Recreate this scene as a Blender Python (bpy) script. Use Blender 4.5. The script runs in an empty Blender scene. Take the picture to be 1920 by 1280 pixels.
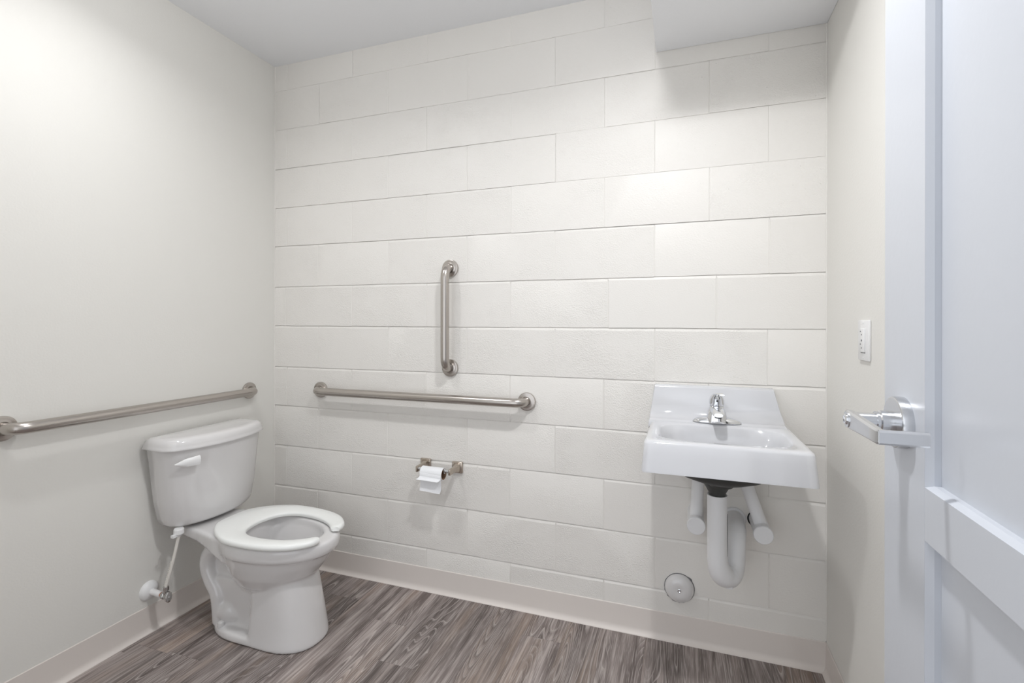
import bpy, bmesh, math, random
from mathutils import Vector, Matrix, Euler

random.seed(7)
C = bpy.context.scene.collection
sc = bpy.context.scene
R = math.radians
PI = math.pi

# room: x to the right, y into the block wall (y = 0), z up
W, H = 2.483, 2.552          # room width, ceiling height
YF = -1.86                   # room face of the front wall (doorway)

# ------------------------------------------------------------------ camera
cam = bpy.data.cameras.new('camera')
cam_o = bpy.data.objects.new('camera', cam)
C.objects.link(cam_o)
cam.sensor_width = 36.0
cam.lens = 36.0 * 919.5 / 1920.0
cam.shift_y = -(640.0 - 601.9) / 1920.0
cam.clip_start = 0.02
cam_o.matrix_world = (Matrix.Translation((2.0019, -2.0006, 1.2352))
                      @ Matrix.Rotation(0.33494, 4, 'Z')
                      @ Matrix.Rotation(R(90), 4, 'X')
                      @ Matrix.Rotation(0.00138, 4, 'Z'))
sc.camera = cam_o

# ------------------------------------------------------------------ world, exposure
wd = bpy.data.worlds.new('world')
sc.world = wd
wd.use_nodes = True
wd.node_tree.nodes['Background'].inputs[0].default_value = (0.93, 0.96, 1.0, 1)
wd.node_tree.nodes['Background'].inputs[1].default_value = 1.25
sc.view_settings.view_transform = 'Standard'
sc.view_settings.look = 'None'
sc.view_settings.gamma = 1.0
sc.view_settings.use_curve_mapping = False
sc.view_settings.exposure = 0.29

LAMPS = [(0.56, -1.02, 0.34), (1.87, -1.02, 0.76)]       # x, y, share of full brightness
LAMP_DOWN, LAMP_FILL = 11.5, 6.3
def lamp(parent, k, z):
    """each fixture: a downward disk light and an added point light for fill"""
    for kind, w, zz in (('AREA', LAMP_DOWN, z - 0.004), ('POINT', LAMP_FILL, z - 0.02)):
        l = bpy.data.lights.new('lamp', kind)
        if kind == 'AREA':
            l.shape = 'DISK'; l.size = 0.10; l.spread = R(158)
        else:
            l.shadow_soft_size = 0.038  # fill light added to lift the ceiling and upper walls
        l.energy = w * k
        l.color = (0.985, 0.99, 1.0)
        o = bpy.data.objects.new('lamp', l)
        C.objects.link(o)
        o.parent = parent
        o.location = (0, 0, zz)

# ------------------------------------------------------------------ materials
def mat(name, col, rough=0.5, metal=0.0, spec=0.5, coat=0.0):
    m = bpy.data.materials.new(name)
    m.use_nodes = True
    b = m.node_tree.nodes['Principled BSDF']
    b.inputs['Base Color'].default_value = (*col, 1)
    b.inputs['Roughness'].default_value = rough
    b.inputs['Metallic'].default_value = metal
    b.inputs['Specular IOR Level'].default_value = spec
    b.inputs['Coat Weight'].default_value = coat
    b.inputs['Coat Roughness'].default_value = 0.05
    return m
def nn(m, t, **k):
    n = m.node_tree.nodes.new(t)
    for a, v in k.items(): setattr(n, a, v)
    return n
def ln(m, a, b): m.node_tree.links.new(a, b)
def bsdf(m): return m.node_tree.nodes['Principled BSDF']
def bumpy(m, scale, dist, detail=2.0, stretch=(1, 1, 1), strength=1.0, rough=0.5):
    tc = nn(m, 'ShaderNodeTexCoord'); mp = nn(m, 'ShaderNodeMapping')
    mp.inputs['Scale'].default_value = stretch
    ns = nn(m, 'ShaderNodeTexNoise')
    ns.inputs['Scale'].default_value = scale
    ns.inputs['Detail'].default_value = detail
    ns.inputs['Roughness'].default_value = rough
    bp = nn(m, 'ShaderNodeBump')
    bp.inputs['Distance'].default_value = dist
    bp.inputs['Strength'].default_value = strength
    ln(m, tc.outputs['Object'], mp.inputs['Vector'])
    ln(m, mp.outputs[0], ns.inputs['Vector'])
    ln(m, ns.outputs['Fac'], bp.inputs['Height'])
    ln(m, bp.outputs[0], bsdf(m).inputs['Normal'])
    return m

CREAM = (0.808, 0.786, 0.750)
M = {}
M['drywall'] = bumpy(mat('cream_wall_paint', (0.80, 0.786, 0.748), 0.55, spec=0.35), 160, 0.0004)
M['ceiling'] = bumpy(mat('white_ceiling_paint', (0.90, 0.91, 0.93), 0.8, spec=0.2), 120, 0.0004)
M['mortar'] = bumpy(mat('painted_mortar', (0.80, 0.778, 0.742), 0.5, spec=0.4), 90, 0.0015, 4)
M['base'] = bumpy(mat('beige_vinyl_base', (0.75, 0.695, 0.655), 0.42, spec=0.4), 30, 0.0003)
M['door'] = bumpy(mat('cool_white_door_paint', (0.60, 0.625, 0.675), 0.32, spec=0.45), 60, 0.0002)
M['china'] = mat('white_vitreous_china', (0.735, 0.722, 0.72), 0.10, spec=0.5, coat=0.6)
M['sinkwhite'] = mat('white_enamel', (0.67, 0.675, 0.70), 0.08, spec=0.5, coat=0.6)
M['seat'] = mat('white_plastic_seat', (0.89, 0.90, 0.88), 0.28, spec=0.5)
M['plastic'] = mat('white_plastic', (0.84, 0.84, 0.84), 0.3)
M['cover'] = bumpy(mat('white_vinyl_cover', (0.80, 0.80, 0.81), 0.45, spec=0.4), 25, 0.001)
M['steel'] = bumpy(mat('satin_stainless', (0.50, 0.465, 0.435), 0.27, 1.0), 60, 0.00012, 3, (1, 1, 1))
M['nickel'] = mat('brushed_nickel', (0.52, 0.46, 0.40), 0.20, 1.0)
M['satinchrome'] = mat('satin_chrome', (0.66, 0.67, 0.69), 0.25, 1.0)
M['chrome'] = mat('polished_chrome', (0.80, 0.81, 0.83), 0.05, 1.0)
M['valve'] = mat('rough_chrome_valve', (0.55, 0.54, 0.53), 0.22, 1.0)
M['copper'] = mat('copper', (0.62, 0.26, 0.14), 0.3, 1.0)
M['iron'] = bumpy(mat('dark_cast_iron', (0.045, 0.047, 0.045), 0.5), 50, 0.001)
M['dark'] = mat('dark_rubber', (0.03, 0.03, 0.03), 0.6)
M['gap_shade'] = mat('black_gap_shade', (0.02, 0.02, 0.02), 0.8)
M['paper'] = bumpy(mat('tissue_paper', (0.87, 0.88, 0.90), 0.9, spec=0.1), 220, 0.0006)
M['card'] = mat('brown_cardboard', (0.30, 0.19, 0.12), 0.8)
M['grey'] = mat('grey_mark', (0.16, 0.16, 0.17), 0.6)
M['water'] = mat('water', (0.80, 0.83, 0.86), 0.02)
M['tube'] = mat('ivory_tube', (0.80, 0.77, 0.72), 0.4)
M['subfloor'] = mat('dark_subfloor', (0.06, 0.05, 0.045), 0.8)

def emis(name, col, s):
    m = mat(name, col)
    bsdf(m).inputs['Emission Color'].default_value = (*col, 1)
    bsdf(m).inputs['Emission Strength'].default_value = s
    return m
M['glow'] = emis('lit_diffuser', (1, 0.97, 0.93), 6.0)

# painted concrete block: rougher or smoother relief, varied per block
def block_mat(name, amt, pit):
    m = mat(name, CREAM, 0.42, spec=0.45)
    tc = nn(m, 'ShaderNodeTexCoord'); oi = nn(m, 'ShaderNodeObjectInfo')
    ad = nn(m, 'ShaderNodeVectorMath', operation='ADD')
    sc_ = nn(m, 'ShaderNodeVectorMath', operation='SCALE'); sc_.inputs[3].default_value = 37.0
    cb = nn(m, 'ShaderNodeCombineXYZ')
    for i in range(3): ln(m, oi.outputs['Random'], cb.inputs[i])
    ln(m, cb.outputs[0], sc_.inputs[0])
    ln(m, tc.outputs['Object'], ad.inputs[0]); ln(m, sc_.outputs[0], ad.inputs[1])
    mp = nn(m, 'ShaderNodeMapping'); mp.inputs['Scale'].default_value = (0.8, 1, 1)
    ln(m, ad.outputs[0], mp.inputs['Vector'])
    n1 = nn(m, 'ShaderNodeTexNoise'); n1.inputs['Scale'].default_value = 235; n1.inputs['Detail'].default_value = 2.5
    n1.inputs['Roughness'].default_value = 0.55
    n2 = nn(m, 'ShaderNodeTexNoise'); n2.inputs['Scale'].default_value = 9; n2.inputs['Detail'].default_value = 2
    vo = nn(m, 'ShaderNodeTexVoronoi'); vo.inputs['Scale'].default_value = 55
    for n in (n1, n2, vo): ln(m, mp.outputs[0], n.inputs['Vector'])
    # sparse pin holes
    pr = nn(m, 'ShaderNodeMapRange'); pr.inputs['From Min'].default_value = 0.0; pr.inputs['From Max'].default_value = pit
    pr.inputs['To Min'].default_value = -1.6; pr.inputs['To Max'].default_value = 0.0
    ln(m, vo.outputs['Distance'], pr.inputs['Value'])
    # patchiness of the relief
    pt = nn(m, 'ShaderNodeMapRange'); pt.inputs['From Min'].default_value = 0.35; pt.inputs['From Max'].default_value = 0.65
    pt.inputs['To Min'].default_value = 0.35; pt.inputs['To Max'].default_value = 1.15
    ln(m, n2.outputs['Fac'], pt.inputs['Value'])
    mu = nn(m, 'ShaderNodeMath', operation='MULTIPLY'); ln(m, n1.outputs['Fac'], mu.inputs[0]); ln(m, pt.outputs[0], mu.inputs[1])
    mu2 = nn(m, 'ShaderNodeMath', operation='MULTIPLY'); ln(m, mu.outputs[0], mu2.inputs[0]); mu2.inputs[1].default_value = amt
    s1 = nn(m, 'ShaderNodeMath', operation='ADD'); ln(m, mu2.outputs[0], s1.inputs[0]); ln(m, pr.outputs[0], s1.inputs[1])
    bp = nn(m, 'ShaderNodeBump'); bp.inputs['Distance'].default_value = 0.0012; bp.inputs['Strength'].default_value = 1.0
    ln(m, s1.outputs[0], bp.inputs['Height']); ln(m, bp.outputs[0], bsdf(m).inputs['Normal'])
    return m
M['rough_block'] = block_mat('painted_block_rough', 1.95, 0.08)
M['mid_block'] = block_mat('painted_block_medium', 1.5, 0.07)
M['smooth_block'] = block_mat('painted_block_smooth', 0.7, 0.04)

# wood-look plank
def plank_mat():
    m = mat('grey_brown_plank', (0.3, 0.26, 0.24), 0.42, spec=0.4)
    tc = nn(m, 'ShaderNodeTexCoord'); oi = nn(m, 'ShaderNodeObjectInfo')
    mr = nn(m, 'ShaderNodeMath', operation='MULTIPLY'); mr.inputs[1].default_value = 83.0
    ln(m, oi.outputs['Random'], mr.inputs[0])
    cb = nn(m, 'ShaderNodeCombineXYZ'); ln(m, mr.outputs[0], cb.inputs[0]); ln(m, mr.outputs[0], cb.inputs[1])
    ad = nn(m, 'ShaderNodeVectorMath', operation='ADD'); ln(m, tc.outputs['Object'], ad.inputs[0]); ln(m, cb.outputs[0], ad.inputs[1])
    def noise(sx, sy, scale, det, rough=0.5, dist=0.0):
        mp = nn(m, 'ShaderNodeMapping'); mp.inputs['Scale'].default_value = (sx, sy, 1)
        ln(m, ad.outputs[0], mp.inputs['Vector'])
        n = nn(m, 'ShaderNodeTexNoise'); n.inputs['Scale'].default_value = scale; n.inputs['Detail'].default_value = det
        n.inputs['Roughness'].default_value = rough; n.inputs['Distortion'].default_value = dist
        ln(m, mp.outputs[0], n.inputs['Vector']); return n.outputs['Fac']
    def math_(op, a, b=None, c=None):
        n = nn(m, 'ShaderNodeMath', operation=op)
        for i, v in enumerate((a, b, c)):
            if v is None: continue
            if isinstance(v, (int, float)): n.inputs[i].default_value = v
            else: ln(m, v, n.inputs[i])
        return n.outputs[0]
    def rng(v, a, b, c=0.0, d=1.0):
        n = nn(m, 'ShaderNodeMapRange'); n.inputs['From Min'].default_value = a; n.inputs['From Max'].default_value = b
        n.inputs['To Min'].default_value = c; n.inputs['To Max'].default_value = d
        ln(m, v, n.inputs['Value']); return n.outputs[0]
    def mix(f, a, b):
        n = nn(m, 'ShaderNodeMix', data_type='RGBA')
        if isinstance(f, (int, float)): n.inputs[0].default_value = f
        else: ln(m, f, n.inputs[0])
        for k, v in ((6, a), (7, b)):
            if isinstance(v, tuple): n.inputs[k].default_value = (*v, 1)
            else: ln(m, v, n.inputs[k])
        return n.outputs[2]
    streak = noise(16, 1.0, 1.7, 3, 0.6)
    broad = noise(7, 0.7, 1.3, 1)
    fine = noise(300, 9, 1.0, 2, 0.6)
    fine2 = noise(110, 3.0, 1.0, 2, 0.5)
    fig = noise(8, 0.85, 1.0, 1.2, 0.4, 0.35)
    ring = math_('FRACT', math_('MULTIPLY', fig, 34.0))
    line = rng(ring, 0.0, 0.26, 1.0, 0.0)                     # thin pale growth lines
    where = rng(noise(6, 0.6, 1.1, 1), 0.46, 0.54)
    c = mix(rng(streak, 0.40, 0.60), (0.120, 0.096, 0.088), (0.405, 0.350, 0.330))
    c = mix(math_('MULTIPLY', rng(broad, 0.52, 0.66), 0.55), c, (0.40, 0.300, 0.235))
    c = mix(math_('MULTIPLY', rng(fine2, 0.46, 0.58), 0.50), c, (0.150, 0.122, 0.114))
    dk = rng(ring, 0.30, 0.70, 1.0, 0.0)
    c = mix(math_('MULTIPLY', math_('MULTIPLY', dk, where), 0.60), c, (0.095, 0.075, 0.070))
    c = mix(math_('MULTIPLY', math_('MULTIPLY', line, where), 0.80), c, (0.56, 0.50, 0.47))
    c = mix(math_('MULTIPLY', rng(fine, 0.52, 0.66), 0.50), c, (0.55, 0.50, 0.475))
    hs = nn(m, 'ShaderNodeHueSaturation')
    ln(m, c, hs.inputs['Color'])
    ln(m, rng(oi.outputs['Random'], 0, 1, 0.86, 1.16), hs.inputs['Value'])
    ln(m, hs.outputs[0], bsdf(m).inputs['Base Color'])
    bp = nn(m, 'ShaderNodeBump'); bp.inputs['Distance'].default_value = 0.0006
    ln(m, fine, bp.inputs['Height']); ln(m, bp.outputs[0], bsdf(m).inputs['Normal'])
    return m
M['plank'] = plank_mat()

# ------------------------------------------------------------------ mesh helpers
def new_obj(name, me, m, parent=None, loc=None):
    o = bpy.data.objects.new(name, me)
    C.objects.link(o)
    if m is not None: me.materials.append(m)
    if parent is not None: o.parent = parent
    if loc is not None: o.location = loc
    return o

def root_loc(o):
    v = Vector((0, 0, 0))
    while o is not None:
        v += o.location; o = o.parent
    return v

def mk(name, verts, faces, m, parent=None, smooth=True, angle=35, bevel=0.0, seg=2, origin=None):
    """verts in world coordinates; the object sits at `origin` (or at its parent's origin)"""
    base = root_loc(parent) if parent is not None else Vector((0, 0, 0))
    org = Vector(origin) if origin is not None else base
    me = bpy.data.meshes.new(name)
    me.from_pydata([tuple(Vector(v) - org) for v in verts], [], faces)
    bm = bmesh.new(); bm.from_mesh(me)
    bmesh.ops.remove_doubles(bm, verts=bm.verts, dist=1e-6)
    bmesh.ops.recalc_face_normals(bm, faces=bm.faces)
    if bevel > 0:
        es = [e for e in bm.edges if len(e.link_faces) == 2 and e.calc_face_angle(0) > R(30)]
        bmesh.ops.bevel(bm, geom=es, offset=bevel, segments=seg, profile=0.5, affect='EDGES', clamp_overlap=True)
    bm.to_mesh(me); bm.free()
    if smooth:
        for p in me.polygons: p.use_smooth = True
        me.set_sharp_from_angle(angle=R(angle))
    return new_obj(name, me, m, parent, org - base)

def g_box(x0, x1, y0, y1, z0, z1):
    v = [(x, y, z) for x in (x0, x1) for y in (y0, y1) for z in (z0, z1)]
    f = [(0, 1, 3, 2), (4, 6, 7, 5), (0, 4, 5, 1), (2, 3, 7, 6), (0, 2, 6, 4), (1, 5, 7, 3)]
    return v, f

def g_join(*gs):
    V, F = [], []
    for v, f in gs:
        n = len(V); V += list(v); F += [tuple(i + n for i in q) for q in f]
    return V, F

def g_loft(rings, cap0=True, cap1=True, closed=True):
    n = len(rings[0]); V = [p for r in rings for p in r]; F = []
    for i in range(len(rings) - 1):
        for j in range(n if closed else n - 1):
            k = (j + 1) % n
            F.append((i * n + j, i * n + k, (i + 1) * n + k, (i + 1) * n + j))
    if cap0: F.append(tuple(range(n)))
    if cap1: F.append(tuple((len(rings) - 1) * n + j for j in range(n)))
    return V, F

def frame(d, up=Vector((0, 0, 1))):
    d = d.normalized()
    a = d.cross(up)
    if a.length < 1e-4: a = d.cross(Vector((0, 1, 0)))
    a.normalize(); b = a.cross(d).normalized()
    return a, b

def g_tube(path, rad, seg=20, cap=True, flat=1.0):
    path = [Vector(p) for p in path]; n = len(path)
    rr = rad if isinstance(rad, (list, tuple)) else [rad] * n
    ts = []
    for i in range(n):
        d = path[min(i + 1, n - 1)] - path[max(i - 1, 0)]
        ts.append(d.normalized())
    a, b = frame(ts[0]); rings = []
    for i in range(n):
        if i:
            q = ts[i - 1].rotation_difference(ts[i]); a = q @ a; b = q @ b
        rings.append([tuple(path[i] + (a * math.cos(t) + b * math.sin(t) * flat) * rr[i])
                      for t in [2 * PI * k / seg for k in range(seg)]])
    return g_loft(rings, cap, cap)

def g_lathe(prof, center, axis, seg=32):
    """prof: list of (radius, height along axis)"""
    c = Vector(center); ax = Vector(axis).normalized(); a, b = frame(ax)
    rings = [[tuple(c + ax * h + (a * math.cos(t) + b * math.sin(t)) * max(r, 1e-5))
              for t in [2 * PI * k / seg for k in range(seg)]] for r, h in prof]
    return g_loft(rings, True, True)

def smooth_path(pts, rad, n=8):
    """polyline with rounded corners"""
    P = [Vector(p) for p in pts]; out = [P[0]]
    for i in range(1, len(P) - 1):
        a, b, c = P[i - 1], P[i], P[i + 1]
        r = min(rad, (b - a).length * (0.5 if 1 < i < len(P) - 2 else 0.97), (c - b).length * (0.5 if 1 < i + 1 < len(P) - 1 else 0.97))
        p0 = b + (a - b).normalized() * r; p1 = b + (c - b).normalized() * r
        for k in range(n + 1):
            t = k / n
            out.append(p0 * (1 - t) ** 2 + b * 2 * t * (1 - t) + p1 * t * t)
    out.append(P[-1]); return out

def catmull(pts, n=6):
    P = [Vector(p) for p in pts]; P = [P[0] * 2 - P[1]] + P + [P[-1] * 2 - P[-2]]; out = []
    for i in range(1, len(P) - 2):
        for k in range(n):
            t = k / n
            out.append(0.5 * ((2 * P[i]) + (P[i + 1] - P[i - 1]) * t + (2 * P[i - 1] - 5 * P[i] + 4 * P[i + 1] - P[i + 2]) * t * t
                              + (3 * P[i] - P[i - 1] - 3 * P[i + 1] + P[i + 2]) * t ** 3))
    out.append(P[-2]); return out

def rrect(x0, x1, y0, y1, r, z, n=5):
    """rounded rectangle ring in a horizontal plane"""
    out = []
    for cx, cy, a0 in ((x1 - r, y1 - r, 0), (x0 + r, y1 - r, 90), (x0 + r, y0 + r, 180), (x1 - r, y0 + r, 270)):
        for k in range(n + 1):
            t = R(a0 + 90 * k / n)
            out.append((cx + r * math.cos(t), cy + r * math.sin(t), z))
    return out

def thing(name, label, cat, loc, group=None):
    o = bpy.data.objects.new(name, None); C.objects.link(o)
    o.location = loc; o.empty_display_size = 0.05
    o['label'] = label; o['category'] = cat
    if group: o['group'] = group
    return o

def part(name, g, m, parent, **k): return mk(name, g[0], g[1], m, parent, **k)
def struct(name, g, m, parent=None, **k):
    o = mk(name, g[0], g[1], m, parent, **k)
    if parent is None: o['kind'] = 'structure'
    return o

# ================================================================== SETTING
# ---- floor: subfloor slab with individual planks
fl = struct('floor', g_box(-0.12, W + 0.12, -3.2, 0.12, -0.08, -0.0045), M['subfloor'], smooth=False)
PW_, PL = 0.152, 1.22
ends = {0: -0.70, 1: -0.689, 2: -0.35, 3: -0.172, 4: -0.92, 5: -0.267, 6: -0.472, 7: -0.98, 8: -0.60, 9: -0.16,
        10: -0.85, 11: -0.42, 12: -1.05, 13: -0.66, 14: -0.30, 15: -0.90, 16: -0.52}
for k in range(-1, 17):
    x0 = 0.65 - 3 * PW_ + (k - 1) * PW_ ; x1 = x0 + PW_
    x0, x1 = max(x0, 0.0), min(x1, W)
    if x1 - x0 < 0.01: continue
    e = ends.get(k, -0.75)
    ys = [0.0, e]
    while ys[-1] > -2.9: ys.append(max(ys[-1] - PL, -3.0))
    for a, b in zip(ys[:-1], ys[1:]):
        g = 0.00015
        v, f = g_box(x0 + g, x1 - g, b + g, a - g, -0.0044, 0.0)
        mk('plank', v, f, M['plank'], fl, smooth=False, bevel=0.0003, seg=1,
           origin=((x0 + x1) / 2, (a + b) / 2, 0))

# ---- back wall of painted concrete block
bw = struct('wall_back', g_box(-0.12, W + 0.12, 0.0042, 0.14, -0.02, H + 0.1), M['mortar'], smooth=False)
zl = {   # measured bed-joint heights at x = 0, 1.09, 2.48
    6: (2.421, 2.424, 2.428), 5: (2.220, 2.2207, 2.2246), 4: (2.0183, 2.0186, 2.0249), 3: (1.816, 1.8165, 1.8196), 2: (1.6192, 1.6155, 1.617),
    1: (1.4086, 1.4078, 1.4088), 0: (1.209, 1.2079, 1.2072), -1: (0.9984, 1.0013, 0.9999), -2: (0.7988, 0.7991, 0.7945),
    -3: (0.5936, 0.5992, 0.5928), -4: (0.3884, 0.3947, 0.3873), -5: (0.1895, 0.1902, 0.185), -6: (-0.015, -0.015, -0.015), 7: (H + .03,) * 3}
def zat(n, x):
    a, b, c = zl[n]
    return a + (b - a) * x / 1.09 if x < 1.09 else b + (c - b) * (x - 1.09) / (W - 1.09)
JX = [0.081, 0.2795, 0.4805, 0.6856, 0.8905, 1.0943, 1.2986, 1.4976, 1.702, 1.8994, 2.0976, 2.2985]
rb = random.Random(11)
for n in range(7, -6, -1):
    # a course lies between joint n (top) and joint n-1 (bottom)
    par = 0 if (n % 2 == 0) == False else 1
    js = JX[par::2] if par == 0 else JX[1::2]
    js = [j + rb.uniform(-0.003, 0.003) for j in js]
    if n == 1: js = [0.072, 0.4805, 0.8905, 1.2986, 1.717, 2.122]
    xs = [0.0] + js + [W]
    for a, b in zip(xs[:-1], xs[1:]):
        if b - a < 0.02: continue
        # joints higher up, and to the right, are filled nearly flush
        flush = 0.16 if n >= 6 else 0.30 if n == 5 else (0.26 if a > 1.25 else 0.75) if n >= 3 else 1.0
        flush *= rb.uniform(0.75, 1.1)
        right = a > 1.66 and n <= 4
        rnd = rb.random()
        mm = M['smooth_block'] if (right and rnd < 0.8) or (n >= 6 and rnd < 0.6) else (M['mid_block'] if (n > 1 or rnd < 0.35) else M['rough_block'])
        vj = 0.0030                                # half width of the perpend
        hj = 0.0036 * (0.75 + 0.5 * rb.random()) * (0.6 + 0.4 * flush)   # half width of the bed joint
        dep = 0.0036 * flush + 0.0003
        dv = 0.0014 * (0.5 + rb.random())
        face = rb.uniform(-0.0007, 0.0004)         # how proud this block stands
        nl = 6
        fl2 = 0.10 if n >= 6 else 0.22 if (n == 5 or (n in (3, 4) and a > 1.25)) else 0.75 if n >= 3 else 1.0
        top = [(a + vj + (b - a - 2 * vj) * i / nl) for i in range(nl + 1)]
        def jit(s): return rb.uniform(-s, s)
        ft = [(x, face, zat(n, x) - hj - 0.0060 * flush - 0.001 + jit(0.0014)) for x in top]
        fb = [(x, face, zat(n - 1, x) + hj * (0.10 + 0.45 * fl2) + 0.0006 * fl2 + jit(0.0009 * (0.4 + 0.6 * fl2))) for x in top]
        ot = [(min(max(x + (-.0028 if i == 0 else .0028 if i == nl else 0), a), b), dep, zat(n, x) + hj * 0.10) for i, x in enumerate(top)]
        ob = [(min(max(x + (-.0028 if i == 0 else .0028 if i == nl else 0), a), b), dep, fb[i][2] - 0.0008 * fl2) for i, x in enumerate(top)]
        # perpend edges stay shallow in the middle of the block's height
        front = ft + fb[::-1]
        outer = ot + ob[::-1]
        k = len(front)
        outer2 = list(outer)
        V = front + outer2
        F = [tuple(range(k))] + [(i, (i + 1) % k, k + (i + 1) % k, k + i) for i in range(k)]
        # shallow filling of the perpend on the right side of each block
        o = mk('block', V, F, mm, bw, smooth=True, angle=18, origin=((a + b) / 2, 0, (zat(n, a) + zat(n - 1, a)) / 2))
        if b < W - 0.01:
            zt, zb = zat(n, b) - hj - 0.004, zat(n - 1, b) + hj
            v, f = [], []
            m_ = 8
            for i in range(m_ + 1):
                z = zb + (zt - zb) * i / m_
                v += [(b - 0.0042, face + 0.0008, z), (b + jit(0.0008), face + dv, z), (b + 0.0042, face + 0.0008, z)]
            for i in range(m_):
                for q in range(2):
                    f.append((i * 3 + q, i * 3 + q + 1, i * 3 + q + 4, i * 3 + q + 3))
            mk('joint', v, f, M['mortar'], bw, angle=60, origin=(b, 0, (zt + zb) / 2))

# ---- other walls
struct('wall_left', g_box(-0.12, 0.0, -3.2, 0.0042, -0.02, H + 0.1), M['drywall'], smooth=False)
struct('wall_right', g_box(W, W + 0.12, -3.2, 0.0042, -0.02, H + 0.1), M['drywall'], smooth=False)
DX0, DX1, DZ = 0.62, 2.402, 2.065           # wide opening in the front wall, where the photographer stands
struct('wall_front', g_join(g_box(0.0, DX0 - 0.02, YF - 0.12, YF, 0, H), g_box(DX1 + 0.02, W, YF - 0.12, YF, 0, H),
                            g_box(DX0 - 0.02, DX1 + 0.02, YF - 0.12, YF, DZ + 0.02, H)), M['drywall'], smooth=False)
struct('ceiling', g_box(0.0, W, -3.2, 0.0042, H, H + 0.1), M['ceiling'], smooth=False)
struct('ceiling_soffit', g_box(1.9025, W, -0.614, -0.0005, 2.288, H), M['ceiling'], smooth=False, bevel=0.002)
# caulk beads in the two block-wall corners
for i, x in enumerate((0.0012, W - 0.0012)):
    o = struct('trim_%d' % (i + 1), g_tube([(x, -0.0005, 0.11), (x, -0.0005, (H if i == 0 else 2.288))], 0.0028, 8), M['mortar'])
# door frame
struct('trim_3', g_join(g_box(DX0 - 0.018, DX0, YF - 0.12, YF, 0, DZ), g_box(DX1, DX1 + 0.018, YF - 0.12, YF, 0, DZ),
                        g_box(DX0 - 0.018, DX1 + 0.018, YF - 0.12, YF, DZ, DZ + 0.018)), M['door'], smooth=False)

# ---- cove base
def cove(p0, p1, nrm, name):
    """profile swept from p0 to p1; nrm points into the room"""
    p0, p1, nv = Vector(p0), Vector(p1), Vector(nrm)
    prof = [(0.0004, 0.1045), (0.0022, 0.1045), (0.0038, 0.1025), (0.0040, 0.024), (0.0050, 0.0165), (0.0080, 0.0095),
            (0.0125, 0.0050), (0.0175, 0.0022), (0.0180, 0.0002), (0.0004, 0.0002)]
    rings = [[tuple(p + nv * d + Vector((0, 0, z))) for d, z in prof] for p in (p0, p1)]
    return struct(name, g_loft(rings), M['base'], angle=25)
cove((0.0, 0.0, 0), (W, 0.0, 0), (0, -1, 0), 'baseboard_back')
cove((0.0, 0.0, 0), (0.0, YF, 0), (1, 0, 0), 'baseboard_left')
cove((W, 0.0, 0), (W, YF, 0), (-1, 0, 0), 'baseboard_right')
cove((0.0, YF, 0), (DX0 - 0.02, YF, 0), (0, 1, 0), 'baseboard_front')

# ================================================================== DOOR (open, parallel to the right wall)
RD = 2.0019 + 0.35
YE = -0.926                 # latch edge
YH = YE - 0.914             # hinge edge
TH = 0.044
door = bpy.data.objects.new('door_1', None); C.objects.link(door)
door.location = (RD, YH, 0); door['kind'] = 'structure'
door['label'] = 'cool white painted panel door standing open beside the right wall'
ST = 0.159
z0, z1 = 0.012, 2.044
rails = [(z0, 0.23), (0.9008, 0.982), (z1 - ST, z1)]
part('stile', g_box(RD, RD + TH, YE - ST, YE, z0, z1), M['door'], door, smooth=False, bevel=0.0012, seg=1)
part('stile', g_box(RD, RD + TH, YH, YH + ST, z0, z1), M['door'], door, smooth=False, bevel=0.0012, seg=1)
for a, b in rails:
    part('rail', g_box(RD, RD + TH, YH + ST, YE - ST, a, b), M['door'], door, smooth=False)
def sticking(ya, yb, za, zb):
    """stepped moulding round a panel opening plus the flat panel"""
    s, d1, d2 = 0.0040, 0.0105, 0.0190
    rings = []
    for off, d in ((0, 0.0), (s, d1), (s + 0.0002, d2)):
        rings.append([(RD + d, ya + off, za + off), (RD + d, yb - off, za + off), (RD + d, yb - off, zb - off), (RD + d, ya + off, zb - off)])
    return g_loft(rings, False, False)
for za, zb in ((0.23, 0.9008), (0.982, z1 - ST)):
    part('panel', g_box(RD + 0.0190, RD + TH - 0.012, YH + ST, YE - ST, za, zb), M['door'], door, smooth=False)
    part('moulding', sticking(YH + ST, YE - ST, za, zb), M['door'], door, smooth=False)
# lever handle
HY, HZ = -1.010, 1.0665
hd = part('door_handle', g_lathe([(0.0425, 0.0), (0.0428, 0.002), (0.0428, 0.0125), (0.0420, 0.0155), (0.0405, 0.0165), (0.018, 0.0168)],
                                 (RD, HY, HZ), (-1, 0, 0), 48), M['satinchrome'], door, angle=30)
part('collar', g_lathe([(0.0185, 0.0), (0.0185, 0.022), (0.0165, 0.024), (0.0165, 0.028)], (RD - 0.0128, HY, HZ), (-1, 0, 0), 32), M['satinchrome'], hd, angle=30)
part('neck', g_lathe([(0.0135, 0.0), (0.0135, 0.045)], (RD - 0.038, HY, HZ), (-1, 0, 0), 28), M['satinchrome'], hd, angle=30)
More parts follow.
